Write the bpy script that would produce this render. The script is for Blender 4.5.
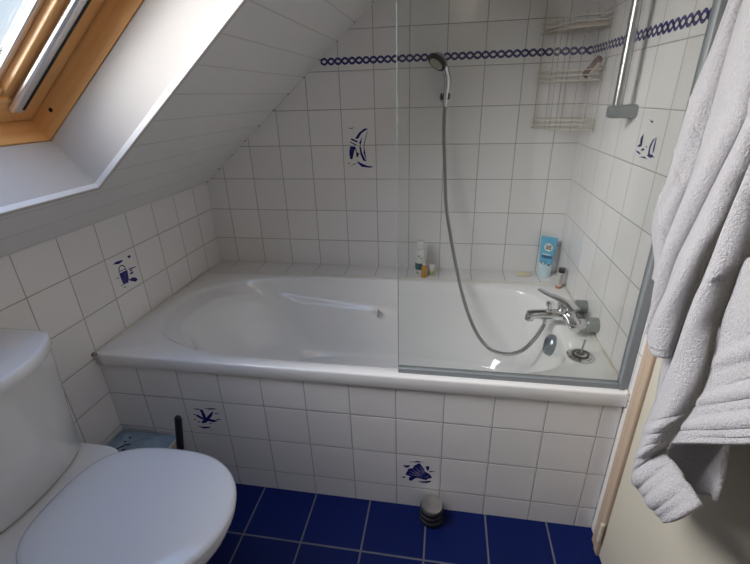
import bpy, bmesh, math, random
from mathutils import Vector, Matrix
random.seed(7)
SC = bpy.context.scene
COL = SC.collection
for o in list(bpy.data.objects): bpy.data.objects.remove(o)

# ------------------------------------------------------------------ camera
PITCH, YAW, ROLL, FPX = 0.4182, -0.1734, -0.0299, 418.36
fwd = Vector((math.sin(YAW)*math.cos(PITCH), math.cos(YAW)*math.cos(PITCH), -math.sin(PITCH)))
rt = Vector((math.cos(YAW), -math.sin(YAW), 0)); up = rt.cross(fwd)
r2 = math.cos(ROLL)*rt + math.sin(ROLL)*up
u2 = -math.sin(ROLL)*rt + math.cos(ROLL)*up
cam = bpy.data.objects.new('camera', bpy.data.cameras.new('camera'))
COL.objects.link(cam)
M = Matrix((r2, u2, -fwd)).transposed().to_4x4()
M.translation = (1.1671, -1.0435, 1.3394)
cam.matrix_world = M
cam.data.sensor_width = 36; cam.data.lens = FPX/750*36; cam.data.clip_start = 0.02
SC.camera = cam

# ------------------------------------------------------------------ exposure
SC.view_settings.view_transform = 'Standard'
SC.view_settings.look = 'None'
SC.view_settings.gamma = 1
SC.view_settings.use_curve_mapping = False
SC.view_settings.exposure = 0.38

# ------------------------------------------------------------------ sky
SKY_TOP, HAZE, SUN_DIR = 2.8, 17.0, (-1.0, -.24, .38)
W = bpy.data.worlds.new('sky'); SC.world = W; W.use_nodes = True
nt = W.node_tree; nt.nodes.clear()
def wn(t, **k):
    n = nt.nodes.new(t)
    for a, b in k.items(): setattr(n, a, b)
    return n
tc = wn('ShaderNodeTexCoord'); sp = wn('ShaderNodeSeparateXYZ')
nt.links.new(tc.outputs['Generated'], sp.inputs[0])
ns = wn('ShaderNodeTexNoise'); ns.inputs['Scale'].default_value = 2.2; ns.inputs['Detail'].default_value = 5
nt.links.new(tc.outputs['Generated'], ns.inputs['Vector'])
ramp = wn('ShaderNodeValToRGB')
ramp.color_ramp.elements[0].position = 0.0; ramp.color_ramp.elements[0].color = (.16, .17, .16, 1)
ramp.color_ramp.elements[1].position = 1.0; ramp.color_ramp.elements[1].color = (.36, .57, 1, 1)
for p_, c_ in ((0.035, (.18, .19, .17, 1)), (0.05, (.66, .77, .86, 1)), (.3, (.62, .76, .92, 1))):
    e = ramp.color_ramp.elements.new(p_); e.color = c_
nt.links.new(sp.outputs[2], ramp.inputs[0])
mr = wn('ShaderNodeMapRange'); mr.interpolation_type = 'SMOOTHSTEP'
for i_, v_ in ((1, .15), (2, .5), (3, 1.0), (4, SKY_TOP)): mr.inputs[i_].default_value = v_
nt.links.new(sp.outputs[2], mr.inputs[0])
# bright hazy side of the sky, where the sun stands behind cloud
dt = wn('ShaderNodeVectorMath', operation='DOT_PRODUCT'); dt.inputs[1].default_value = Vector(SUN_DIR).normalized()
nt.links.new(tc.outputs['Generated'], dt.inputs[0])
hz = wn('ShaderNodeMapRange'); hz.interpolation_type = 'SMOOTHSTEP'
for i_, v_ in ((1, .55), (2, 1.0), (3, 0.0), (4, HAZE)): hz.inputs[i_].default_value = v_
nt.links.new(dt.outputs['Value'], hz.inputs[0])
mr2 = wn('ShaderNodeMapRange')
for i_, v_ in ((1, .3), (2, .7), (3, .8), (4, 1.2)): mr2.inputs[i_].default_value = v_
nt.links.new(ns.outputs[0], mr2.inputs[0])
mm = wn('ShaderNodeMath', operation='MULTIPLY')
nt.links.new(mr.outputs[0], mm.inputs[0]); nt.links.new(mr2.outputs[0], mm.inputs[1])
bg2 = wn('ShaderNodeBackground'); bg2.inputs[0].default_value = (1, .96, .93, 1); nt.links.new(hz.outputs[0], bg2.inputs[1])
addn = wn('ShaderNodeAddShader')
bg = wn('ShaderNodeBackground'); wo = wn('ShaderNodeOutputWorld')
nt.links.new(ramp.outputs[0], bg.inputs[0]); nt.links.new(mm.outputs[0], bg.inputs[1])
nt.links.new(bg.outputs[0], addn.inputs[0]); nt.links.new(bg2.outputs[0], addn.inputs[1]); nt.links.new(addn.outputs[0], wo.inputs[0])

# ------------------------------------------------------------------ measures
L, D, ZC, SL = 1.696, 0.882, 0.970, 0.825
YF = -1.75
SD = Vector((.7714, 0, .6363)); ND = Vector((-.6363, 0, .7714)); OW = Vector((.187, .015, 1.124))
WS, WY = 1.0, 0.80                     # skylight opening: length up the slope, width along y
def sl(s, y, d): return OW + SD*s + ND*d + Vector((0, y, 0))

# sky portal in the skylight opening
pl = bpy.data.lights.new('skylight_portal', 'AREA'); pl.shape = 'RECTANGLE'; pl.size = WS*.95; pl.size_y = WY*.98
pl.cycles.is_portal = True
po = bpy.data.objects.new('skylight_portal', pl); COL.objects.link(po)
mx = Matrix((SD, Vector((0, 1, 0)), SD.cross(Vector((0, 1, 0))))).transposed().to_4x4()
if (mx.to_3x3() @ Vector((0, 0, -1))).dot(ND) > 0:
    mx = Matrix((-SD, Vector((0, 1, 0)), -SD.cross(Vector((0, 1, 0))))).transposed().to_4x4()
mx.translation = sl(WS/2, -WY/2, .30)
po.matrix_world = mx
# added fill lamp, warm and weak, unseen behind the viewer
FILL_POWER = 9

# ------------------------------------------------------------------ materials
class NT:
    def __init__(s, name):
        s.m = bpy.data.materials.new(name); s.m.use_nodes = True; s.t = s.m.node_tree; s.t.nodes.clear()
        s.out = s.n('ShaderNodeOutputMaterial'); s.b = s.n('ShaderNodeBsdfPrincipled')
        s.l(s.b.outputs[0], s.out.inputs[0])
    def n(s, t, **k):
        x = s.t.nodes.new(t)
        for a, b in k.items(): setattr(x, a, b)
        return x
    def l(s, a, b): s.t.links.new(a, b)
    def set(s, **k):
        for a, v in k.items():
            s.b.inputs[{'col': 'Base Color', 'rough': 'Roughness', 'metal': 'Metallic', 'coat': 'Coat Weight', 'ior': 'IOR',
                        'trans': 'Transmission Weight', 'alpha': 'Alpha', 'sheen': 'Sheen Weight', 'sss': 'Subsurface Weight',
                        'spec': 'Specular IOR Level'}[a]].default_value = (*v, 1) if a == 'col' else v
        return s
    def math(s, op, a, b=None, c=None):
        x = s.n('ShaderNodeMath', operation=op)
        for i, v in enumerate((a, b, c)):
            if v is None: continue
            if isinstance(v, (int, float)): x.inputs[i].default_value = v
            else: s.l(v, x.inputs[i])
        return x.outputs[0]
    def mix(s, f, a, b):
        x = s.n('ShaderNodeMix', data_type='RGBA')
        for i, v in ((0, f), (6, a), (7, b)):
            if isinstance(v, tuple): x.inputs[i].default_value = (*v, 1)
            elif isinstance(v, (int, float)): x.inputs[i].default_value = v
            else: s.l(v, x.inputs[i])
        return x.outputs[2]
    def noise(s, scale, detail=2, vec=None, kind='Object', sc=None):
        x = s.n('ShaderNodeTexNoise'); x.inputs['Scale'].default_value = scale; x.inputs['Detail'].default_value = detail
        if vec is None: vec = s.n('ShaderNodeTexCoord').outputs[kind]
        if sc:
            mp = s.n('ShaderNodeMapping'); mp.inputs['Scale'].default_value = sc; s.l(vec, mp.inputs[0]); vec = mp.outputs[0]
        s.l(vec, x.inputs['Vector'])
        return x.outputs[0]
    def bump(s, h, strength=.3, dist=.002):
        x = s.n('ShaderNodeBump'); x.inputs['Strength'].default_value = strength; x.inputs['Distance'].default_value = dist
        s.l(h, x.inputs['Height']); s.l(x.outputs[0], s.b.inputs['Normal'])
        return x
def plain(name, col, rough=.5, nscale=30, var=.05, bump=.0, **k):
    t = NT(name).set(col=col, rough=rough, **k)
    n = t.noise(nscale, 3)
    t.l(t.mix(n, tuple(c*(1-var) for c in col), tuple(min(1, c*(1+var)) for c in col)), t.b.inputs['Base Color'])
    if bump: t.bump(n, bump)
    return t.m
def tiles(name, ua, va, uo, vo, pitch, col, grout, gw=.0025, rough=.16, var=.03, wav=.10, ripple=9, both=True, coat=0.0, spec=.5):
    t = NT(name); g = t.n('ShaderNodeNewGeometry'); sp = t.n('ShaderNodeSeparateXYZ'); t.l(g.outputs['Position'], sp.inputs[0])
    def edge(ax, off):
        q = t.math('DIVIDE', t.math('SUBTRACT', sp.outputs[ax], off), pitch)
        f = t.math('FRACT', q)
        dd = t.math('MULTIPLY', t.math('SUBTRACT', .5, t.math('ABSOLUTE', t.math('SUBTRACT', f, .5))), pitch)
        return dd, t.math('FLOOR', q)
    du, iu = edge(ua, uo)
    if both:
        dv, iv = edge(va, vo); dmin = t.math('MINIMUM', du, dv)
    else: dmin = du; iv = iu
    mr = t.n('ShaderNodeMapRange'); mr.interpolation_type = 'SMOOTHSTEP'
    mr.inputs[1].default_value = gw*.35; mr.inputs[2].default_value = gw*.75; t.l(dmin, mr.inputs[0])
    face = mr.outputs[0]
    cm = t.n('ShaderNodeCombineXYZ'); t.l(iu, cm.inputs[0]); t.l(iv, cm.inputs[1])
    wnz = t.n('ShaderNodeTexWhiteNoise'); t.l(cm.outputs[0], wnz.inputs['Vector'])
    c = t.mix(wnz.outputs[0], tuple(x*(1-var) for x in col), tuple(min(1, x*(1+var)) for x in col))
    if 'floor' in name:
        fn = t.noise(34, 5, g.outputs['Position']); c = t.mix(t.math('MULTIPLY', fn, .6), c, tuple(x*.45 for x in col))
    dirt = t.noise(14, 4, g.outputs['Position'])
    c = t.mix(face, t.mix(dirt, grout, tuple(x*.72 for x in grout)), c)
    t.l(c, t.b.inputs['Base Color'])
    t.l(t.math('ADD', t.math('MULTIPLY', t.math('SUBTRACT', 1, face), .6), rough), t.b.inputs['Roughness'])
    t.b.inputs['Coat Weight'].default_value = coat; t.b.inputs['Specular IOR Level'].default_value = spec
    mr3 = t.n('ShaderNodeMapRange'); mr3.interpolation_type = 'SMOOTHSTEP'
    mr3.inputs[1].default_value = gw*.3; mr3.inputs[2].default_value = gw*1.6; t.l(dmin, mr3.inputs[0])
    rip = t.noise(ripple, 2, g.outputs['Position'])
    bp = t.bump(mr3.outputs[0], .6, .0015)
    b2 = t.n('ShaderNodeBump'); b2.inputs['Strength'].default_value = wav; b2.inputs['Distance'].default_value = .02
    t.l(rip, b2.inputs['Height']); t.l(b2.outputs[0], bp.inputs['Normal'])
    # each tile sits at a slightly different tilt
    vm = t.n('ShaderNodeVectorMath', operation='SUBTRACT'); t.l(wnz.outputs['Color'], vm.inputs[0]); vm.inputs[1].default_value = (.5, .5, .5)
    vs = t.n('ShaderNodeVectorMath', operation='SCALE'); t.l(vm.outputs[0], vs.inputs[0]); vs.inputs['Scale'].default_value = .012
    va_ = t.n('ShaderNodeVectorMath', operation='ADD'); t.l(g.outputs['Normal'], va_.inputs[0]); t.l(vs.outputs[0], va_.inputs[1])
    nn = t.n('ShaderNodeVectorMath', operation='NORMALIZE'); t.l(va_.outputs[0], nn.inputs[0])
    t.l(nn.outputs[0], b2.inputs['Normal'])
    return t.m
WT = (.80, .785, .775); GR = (.40, .39, .37)
Z0 = .0897
m_back = tiles('back wall tiles', 0, 2, .1011, Z0, .15, WT, GR)
m_left = tiles('left wall tiles', 1, 2, -.1474, Z0, .15, WT, GR)
m_right = tiles('right wall tiles', 1, 2, .4508, Z0, .15, WT, GR, gw=.0022)
m_panel = tiles('bath panel tiles', 0, 2, .1396, Z0, .15, WT, (.44, .44, .45))
m_ledge = tiles('ledge tiles', 0, 1, .1011, 0, .15, WT, GR, both=False)
m_floor = tiles('floor tiles', 0, 1, .5401, -.188, .2018, (.004, .014, .115), (.17, .17, .20), gw=.005, rough=.42, var=.12, wav=.05, spec=.18)
m_plaster = plain('white painted plaster', (.74, .73, .70), .7, 40, .03, .15)
m_reveal = plain('white painted board', (.58, .55, .51), .5, 8, .03, .05)
m_bone = plain('ivory door paint', (.64, .60, .49), .42, 6, .03, .04)
m_enamel = plain('white bath enamel', (.82, .815, .80), .10, 5, .01, 0, coat=.4)
m_ceramic = plain('white toilet ceramic', (.78, .78, .77), .09, 5, .01, 0, coat=.5)
m_seat = plain('white toilet seat plastic', (.72, .74, .78), .14, 5, .01)
m_rubber = plain('black rubber', (.007, .007, .008), .6, 40, .1)
m_caulk = plain('yellowed sealant', (.66, .63, .55), .5, 60, .12)
m_blue = plain('cobalt print', (.016, .018, .16), .2, 300, .5)
m_steel = plain('brushed steel', (.60, .59, .56), .32, 50, .1, metal=1.0)
m_chrome = plain('chrome', (.72, .73, .74), .07, 50, .01, metal=1.0)
m_alu = plain('aluminium', (.80, .81, .82), .30, 60, .03, metal=.85)
m_seal = plain('grey glass edge profile', (.23, .25, .26), .4, 40, .05)
m_bracket = plain('grey plastic chrome', (.27, .29, .29), .3, 40, .04, metal=.5)
m_hose = None
def hose_mat():
    t = NT('ribbed metal hose').set(col=(.45, .44, .42), metal=.9, rough=.28)
    w = t.n('ShaderNodeTexWave'); w.inputs['Scale'].default_value = 110; w.bands_direction = 'Z'
    t.l(t.n('ShaderNodeTexCoord').outputs['Object'], w.inputs['Vector']); t.bump(w.outputs[1], .8, .002)
    return t.m
m_hose = hose_mat()
def wood_mat():
    t = NT('varnished pine').set(rough=.32, coat=.3)
    tc = t.n('ShaderNodeTexCoord').outputs['UV']
    n = t.noise(1, 5, tc, sc=(3, 60, 1)); n2 = t.noise(1, 3, tc, sc=(1.5, 14, 1))
    c = t.mix(n, (.66, .31, .10), (.95, .60, .26)); c = t.mix(t.math('MULTIPLY', n2, .6), c, (.78, .42, .16))
    t.l(c, t.b.inputs['Base Color']); t.bump(n, .15, .001)
    return t.m
m_wood = wood_mat()
def slope_mat():
    t = NT('white lambris boards').set(rough=.38)
    g = t.n('ShaderNodeNewGeometry'); sp = t.n('ShaderNodeSeparateXYZ'); t.l(g.outputs['Position'], sp.inputs[0])
    q = t.math('DIVIDE', t.math('SUBTRACT', sp.outputs[0], .0075), .0772); f = t.math('FRACT', q)
    dd = t.math('SUBTRACT', .5, t.math('ABSOLUTE', t.math('SUBTRACT', f, .5)))
    mr = t.n('ShaderNodeMapRange'); mr.interpolation_type = 'SMOOTHSTEP'; mr.inputs[1].default_value = .006; mr.inputs[2].default_value = .03
    t.l(dd, mr.inputs[0])
    n = t.noise(5, 4, g.outputs['Position'], sc=(20, 1.5, 20))
    c = t.mix(mr.outputs[0], (.56, .54, .51), t.mix(n, (.72, .705, .68), (.76, .745, .72)))
    t.l(c, t.b.inputs['Base Color']); t.bump(mr.outputs[0], .35, .002)
    return t.m
m_slope = slope_mat()
def glass_mat(name, tint, refl=1.0, rough=0.0):
    t = NT(name); t.t.nodes.remove(t.b)
    tr = t.n('ShaderNodeBsdfTransparent'); tr.inputs[0].default_value = (*tint, 1)
    gl = t.n('ShaderNodeBsdfGlossy'); gl.inputs['Roughness'].default_value = rough
    fr = t.n('ShaderNodeFresnel')
    t.l(t.math('SUBTRACT', 1.5, t.math('MULTIPLY', t.n('ShaderNodeNewGeometry').outputs['Backfacing'], 1.5-1/1.5)), fr.inputs[0])
    mx = t.n('ShaderNodeMixShader'); t.l(t.math('MULTIPLY', fr.outputs[0], refl), mx.inputs[0])
    t.l(tr.outputs[0], mx.inputs[1]); t.l(gl.outputs[0], mx.inputs[2]); t.l(mx.outputs[0], t.out.inputs[0])
    return t.m
m_glass = glass_mat('clear window glass', (.96, .96, .96))
m_screen = glass_mat('shower screen glass', (.965, .975, .965), 1.0)
def towel_mat():
    t = NT('white terry cotton').set(col=(.80, .80, .83), rough=.95, sheen=.4)
    n = t.noise(620, 2); n2 = t.noise(230, 2)
    h = t.math('ADD', n, n2); t.bump(h, 1.0, .0055)
    c = t.mix(n2, (.50, .49, .52), (.78, .765, .79)); t.l(c, t.b.inputs['Base Color'])
    return t.m
m_towel = towel_mat()

# ------------------------------------------------------------------ helpers
def tag(o, label=None, cat=None, group=None, kind=None):
    if label: o['label'] = label
    if cat: o['category'] = cat
    if group: o['group'] = group
    if kind: o['kind'] = kind
    return o
def empty(name, loc=(0, 0, 0), label=None, cat=None, group=None, kind=None):
    o = bpy.data.objects.new(name, None); COL.objects.link(o); o.location = loc; o.empty_display_size = .05
    return tag(o, label, cat, group, kind)
def link(name, me, mat, parent=None, smooth=True, ang=35, bevel=0, seg=2):
    if isinstance(me, bmesh.types.BMesh):
        bm = me; me = bpy.data.meshes.new(name); bmesh.ops.recalc_face_normals(bm, faces=bm.faces[:]); bm.to_mesh(me); bm.free()
    me.materials.append(mat)
    if smooth:
        for p in me.polygons: p.use_smooth = True
        me.set_sharp_from_angle(angle=math.radians(ang))
    o = bpy.data.objects.new(name, me); COL.objects.link(o)
    if parent:
        o.parent = parent
        wl = Vector((0, 0, 0)); q = parent
        while q: wl += q.location; q = q.parent
        o.location = -wl if not parent.parent else (-wl)
    if bevel:
        b = o.modifiers.new('bevel', 'BEVEL'); b.width = bevel; b.segments = seg; b.limit_method = 'ANGLE'
    return o
# meshes are written in world coordinates; link() undoes the parents' offsets
def B(): return bmesh.new()
def box(bm, x0, x1, y0, y1, z0, z1):
    v = [bm.verts.new((x, y, z)) for x in (x0, x1) for y in (y0, y1) for z in (z0, z1)]
    for f in ((0, 1, 3, 2), (4, 6, 7, 5), (0, 4, 5, 1), (2, 3, 7, 6), (0, 2, 6, 4), (1, 5, 7, 3)): bm.faces.new([v[i] for i in f])
    return bm
def obox(bm, p, a, b, c):
    """box from corner p with edge vectors a, b, c"""
    p, a, b, c = map(Vector, (p, a, b, c))
    v = [bm.verts.new(p + a*i + b*j + c*k) for i in (0, 1) for j in (0, 1) for k in (0, 1)]
    for f in ((0, 1, 3, 2), (4, 6, 7, 5), (0, 4, 5, 1), (2, 3, 7, 6), (0, 2, 6, 4), (1, 5, 7, 3)): bm.faces.new([v[i] for i in f])
    return bm
def rings(bm, rs, cap0=True, cap1=True, closed=True):
    V = [[bm.verts.new(p) for p in r] for r in rs]
    n = len(V[0])
    for a, b in zip(V, V[1:]):
        for i in range(n if closed else n-1):
            j = (i+1) % n
            bm.faces.new((a[i], a[j], b[j], b[i]))
    if cap0: bm.faces.new(V[0][::-1])
    if cap1: bm.faces.new(V[-1])
    return V
def frame_of(d):
    d = Vector(d).normalized(); a = Vector((0, 0, 1)) if abs(d.z) < .9 else Vector((1, 0, 0))
    u = d.cross(a).normalized(); return u, d.cross(u).normalized()
def cyl(bm, a, b, r0, r1=None, n=24, caps=True):
    a, b = Vector(a), Vector(b); r1 = r0 if r1 is None else r1; u, w = frame_of(b-a)
    ring = lambda c, r: [c + (u*math.cos(t)+w*math.sin(t))*r for t in [2*math.pi*i/n for i in range(n)]]
    rings(bm, [ring(a, r0), ring(b, r1)], caps, caps); return bm
def lathe(bm, a, d, prof, n=32, su=1, sw=1):
    a = Vector(a); d = Vector(d).normalized(); u, w = frame_of(d)
    rs = [[a + d*h + (u*math.cos(t)*su + w*math.sin(t)*sw)*r for t in [2*math.pi*i/n for i in range(n)]] for r, h in prof]
    rings(bm, rs); return bm
def spline(pts, n=8):
    pts = [Vector(p) for p in pts]; out = []
    for i in range(len(pts)-1):
        p0 = pts[max(i-1, 0)]; p1 = pts[i]; p2 = pts[i+1]; p3 = pts[min(i+2, len(pts)-1)]
        for k in range(n):
            t = k/n
            out.append(.5*((2*p1) + (p2-p0)*t + (2*p0-5*p1+4*p2-p3)*t*t + (3*p1-p0-3*p2+p3)*t**3))
    out.append(pts[-1]); return out
def tube(bm, pts, r, n=12, rad=None):
    pts = [Vector(p) for p in pts]; rs = []; u = None
    for i, p in enumerate(pts):
        d = (pts[min(i+1, len(pts)-1)] - pts[max(i-1, 0)]).normalized()
        if u is None: u, w = frame_of(d)
        else:
            u = (u - d*u.dot(d)).normalized(); w = d.cross(u)
        rr = r if rad is None else rad(i/(len(pts)-1))
        rs.append([p + (u*math.cos(t)+w*math.sin(t))*rr for t in [2*math.pi*k/n for k in range(n)]])
    rings(bm, rs); return bm
def face(bm, *p): bm.faces.new([bm.verts.new(q) for q in p]); return bm
def struct(name, bm, m, parent=None, **k):
    o = link(name, bm, m, parent, **k)
    if not parent: o['kind'] = 'structure'
    return o
DECO={'sailing_boat_print': [[(0.728, 1.212), (0.744, 1.209), (0.761, 1.216), (0.746, 1.213)], [(0.818, 1.211), (0.801, 1.209), (0.777, 1.192), (0.759, 1.168), (0.772, 1.166), (0.789, 1.19), (0.811, 1.204)], [(0.743, 1.17), (0.771, 1.157), (0.768, 1.151), (0.739, 1.163)], [(0.735, 1.157), (0.765, 1.142), (0.762, 1.138), (0.736, 1.152)], [(0.735, 1.136), (0.759, 1.134), (0.761, 1.122), (0.747, 1.125), (0.74, 1.097), (0.742, 1.078), (0.732, 1.081), (0.729, 1.107)], [(0.755, 1.128), (0.761, 1.111), (0.762, 1.09), (0.768, 1.088), (0.775, 1.104), (0.764, 1.111), (0.761, 1.128)], [(0.79, 1.174), (0.777, 1.15), (0.782, 1.138), (0.787, 1.152)], [(0.777, 1.136), (0.784, 1.134), (0.789, 1.106), (0.807, 1.069), (0.792, 1.073), (0.78, 1.102)], [(0.815, 1.203), (0.818, 1.21), (0.812, 1.179), (0.801, 1.143), (0.798, 1.111), (0.808, 1.071), (0.795, 1.106), (0.798, 1.145), (0.809, 1.179)], [(0.716, 1.06), (0.731, 1.064), (0.729, 1.059)], [(0.725, 1.045), (0.751, 1.06), (0.767, 1.062), (0.748, 1.055)], [(0.764, 1.071), (0.781, 1.062), (0.81, 1.05), (0.84, 1.046), (0.824, 1.041), (0.785, 1.045), (0.767, 1.062)]], 'gull_print': [[(0.345, 0.352), (0.357, 0.35), (0.362, 0.327), (0.364, 0.309), (0.353, 0.308), (0.35, 0.318), (0.348, 0.338)], [(0.323, 0.326), (0.335, 0.324), (0.353, 0.312), (0.349, 0.303), (0.328, 0.316)], [(0.393, 0.347), (0.396, 0.345), (0.386, 0.323), (0.371, 0.308), (0.359, 0.309), (0.366, 0.318)], [(0.353, 0.312), (0.375, 0.312), (0.401, 0.307), (0.404, 0.303), (0.387, 0.297), (0.368, 0.301), (0.355, 0.29), (0.342, 0.288), (0.339, 0.293), (0.35, 0.302)], [(0.319, 0.352), (0.347, 0.353), (0.343, 0.348), (0.331, 0.348)], [(0.363, 0.357), (0.394, 0.361), (0.413, 0.36), (0.402, 0.356), (0.383, 0.354)], [(0.4, 0.34), (0.415, 0.343), (0.415, 0.34), (0.401, 0.336)], [(0.397, 0.313), (0.415, 0.315), (0.421, 0.313), (0.405, 0.309)], [(0.312, 0.325), (0.326, 0.328), (0.322, 0.323)], [(0.31, 0.303), (0.323, 0.305), (0.317, 0.299)], [(0.322, 0.293), (0.338, 0.296), (0.33, 0.289)], [(0.366, 0.289), (0.383, 0.293), (0.375, 0.287)], [(0.319, 0.274), (0.339, 0.271), (0.372, 0.275), (0.369, 0.269), (0.343, 0.263)], [(0.365, 0.263), (0.39, 0.264), (0.374, 0.262)]], 'fan_shell_print': [[(1.118, 0.209), (1.134, 0.184), (1.136, 0.173), (1.152, 0.164), (1.161, 0.15), (1.158, 0.143), (1.149, 0.142), (1.145, 0.151), (1.142, 0.132), (1.115, 0.138), (1.105, 0.137), (1.091, 0.121), (1.082, 0.123), (1.083, 0.138), (1.09, 0.141), (1.07, 0.148), (1.076, 0.164), (1.081, 0.178), (1.095, 0.182), (1.1, 0.195)], [(1.081, 0.21), (1.107, 0.214), (1.112, 0.218), (1.117, 0.216), (1.133, 0.216), (1.114, 0.211), (1.09, 0.209)], [(1.061, 0.19), (1.088, 0.194), (1.081, 0.183), (1.071, 0.181), (1.07, 0.189)], [(1.056, 0.136), (1.069, 0.139), (1.072, 0.134), (1.065, 0.131)], [(1.137, 0.196), (1.15, 0.2), (1.151, 0.188), (1.146, 0.175), (1.144, 0.178), (1.147, 0.193)], [(1.15, 0.175), (1.157, 0.178), (1.173, 0.178), (1.154, 0.172)], [(1.113, 0.124), (1.132, 0.126), (1.156, 0.133), (1.159, 0.128), (1.145, 0.119), (1.128, 0.118)]], 'fan_ribs': [[(1.132, 0.148), (1.107, 0.159), (1.081, 0.168), (1.106, 0.157)], [(1.131, 0.151), (1.111, 0.166), (1.09, 0.179), (1.11, 0.164)], [(1.132, 0.156), (1.117, 0.174), (1.101, 0.19), (1.116, 0.172)], [(1.133, 0.158), (1.122, 0.18), (1.111, 0.201), (1.122, 0.179)], [(1.134, 0.158), (1.127, 0.181), (1.119, 0.202), (1.126, 0.18)], [(1.136, 0.159), (1.132, 0.174), (1.128, 0.189), (1.131, 0.173)], [(1.127, 0.144), (1.102, 0.151), (1.077, 0.156), (1.102, 0.149)], [(1.134, 0.145), (1.143, 0.149), (1.151, 0.154), (1.143, 0.15)]], 'bucket_print': [[(0.197, 0.771), (0.239, 0.769), (0.232, 0.746), (0.234, 0.736), (0.227, 0.722), (0.202, 0.725), (0.2, 0.74)], [(0.201, 0.776), (0.233, 0.774), (0.232, 0.777), (0.204, 0.779)], [(0.196, 0.774), (0.2, 0.789), (0.211, 0.797), (0.22, 0.797), (0.231, 0.789), (0.235, 0.771), (0.231, 0.772), (0.228, 0.786), (0.218, 0.794), (0.211, 0.793), (0.204, 0.786), (0.2, 0.774)], [(0.18, 0.813), (0.198, 0.817), (0.229, 0.813), (0.229, 0.807), (0.209, 0.804)], [(0.255, 0.814), (0.268, 0.818), (0.274, 0.811), (0.269, 0.806), (0.261, 0.808)], [(0.244, 0.771), (0.286, 0.765), (0.286, 0.762), (0.25, 0.765)], [(0.25, 0.762), (0.265, 0.762), (0.26, 0.756), (0.25, 0.757)], [(0.246, 0.753), (0.268, 0.752), (0.262, 0.746), (0.248, 0.746)], [(0.229, 0.732), (0.255, 0.732), (0.268, 0.725), (0.277, 0.714), (0.264, 0.709), (0.24, 0.723)], [(0.171, 0.759), (0.189, 0.76), (0.189, 0.756)], [(0.184, 0.727), (0.203, 0.726), (0.2, 0.723)], [(0.198, 0.715), (0.211, 0.715), (0.206, 0.71)]], 'twin_boat_print': [[(0.257, 1.264), (0.242, 1.26), (0.227, 1.26), (0.233, 1.258), (0.234, 1.254), (0.242, 1.258)], [(0.27, 1.226), (0.274, 1.216), (0.273, 1.203), (0.264, 1.193), (0.284, 1.188), (0.292, 1.191), (0.28, 1.197), (0.282, 1.212)], [(0.187, 1.224), (0.207, 1.215), (0.217, 1.199), (0.217, 1.178), (0.205, 1.178), (0.209, 1.195), (0.201, 1.213)], [(0.187, 1.224), (0.187, 1.21), (0.185, 1.193), (0.188, 1.184), (0.192, 1.184), (0.194, 1.198), (0.193, 1.212)], [(0.223, 1.174), (0.207, 1.18), (0.19, 1.18), (0.173, 1.173), (0.186, 1.174), (0.197, 1.17), (0.211, 1.172)], [(0.295, 1.178), (0.278, 1.178), (0.259, 1.174), (0.266, 1.171), (0.284, 1.173)], [(0.267, 1.181), (0.253, 1.186), (0.253, 1.19), (0.242, 1.187), (0.247, 1.183)], [(0.241, 1.194), (0.235, 1.197), (0.227, 1.192), (0.235, 1.193)], [(0.266, 1.164), (0.232, 1.17), (0.212, 1.164), (0.233, 1.165)]]}
TOW={'edge': [(1.63, -0.117, 1.471), (1.63, -0.101, 1.401), (1.63, -0.075, 1.328), (1.63, -0.068, 1.264), (1.63, -0.064, 1.171), (1.63, -0.044, 1.096), (1.63, -0.053, 1.044), (1.63, -0.098, 0.989), (1.63, -0.105, 0.951)], 'c1': [(1.635, -0.149, 1.466), (1.635, -0.145, 1.379), (1.635, -0.144, 1.283), (1.635, -0.14, 1.188), (1.635, -0.12, 1.079), (1.635, -0.126, 1.004), (1.635, -0.144, 0.954)], 'c2a': [(1.6, -0.3, 1.345), (1.6, -0.306, 1.292), (1.6, -0.282, 1.209), (1.6, -0.253, 1.114), (1.6, -0.233, 1.046), (1.6, -0.226, 0.979), (1.6, -0.212, 0.926), (1.6, -0.205, 0.87), (1.6, -0.218, 0.856)], 'c3': [(1.6, -0.363, 1.27), (1.6, -0.356, 1.209), (1.6, -0.345, 1.14), (1.6, -0.334, 1.1), (1.6, -0.323, 1.021), (1.6, -0.315, 0.968), (1.6, -0.314, 0.89)], 'c2b': [(1.57, -0.41, 1.274), (1.57, -0.404, 1.218), (1.57, -0.393, 1.153), (1.57, -0.383, 1.117), (1.57, -0.373, 1.043), (1.57, -0.366, 0.994), (1.57, -0.363, 0.904), (1.57, -0.354, 0.839), (1.57, -0.343, 0.742), (1.57, -0.344, 0.665), (1.57, -0.348, 0.622), (1.57, -0.365, 0.61)], 'c4': [(1.57, -0.46, 1.177), (1.57, -0.448, 1.121), (1.57, -0.447, 1.073), (1.57, -0.446, 1.035), (1.57, -0.457, 0.977), (1.57, -0.46, 0.933), (1.57, -0.454, 0.886), (1.57, -0.442, 0.84), (1.57, -0.43, 0.782)], 'tip': [(1.57, -0.365, 0.61), (1.57, -0.413, 0.625), (1.57, -0.462, 0.648), (1.57, -0.511, 0.729), (1.57, -0.545, 0.787)], 'dl': [(1.545, -0.496, 1.187), (1.545, -0.485, 1.135), (1.545, -0.484, 1.09), (1.545, -0.483, 1.053), (1.545, -0.493, 1.0), (1.545, -0.496, 0.958), (1.545, -0.49, 0.914), (1.545, -0.48, 0.871), (1.545, -0.468, 0.817)], 'dr': [(1.545, -0.588, 0.948)], 'in': [(1.62, -0.466, 0.839), (1.62, -0.482, 0.773), (1.62, -0.482, 0.721)]}

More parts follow.
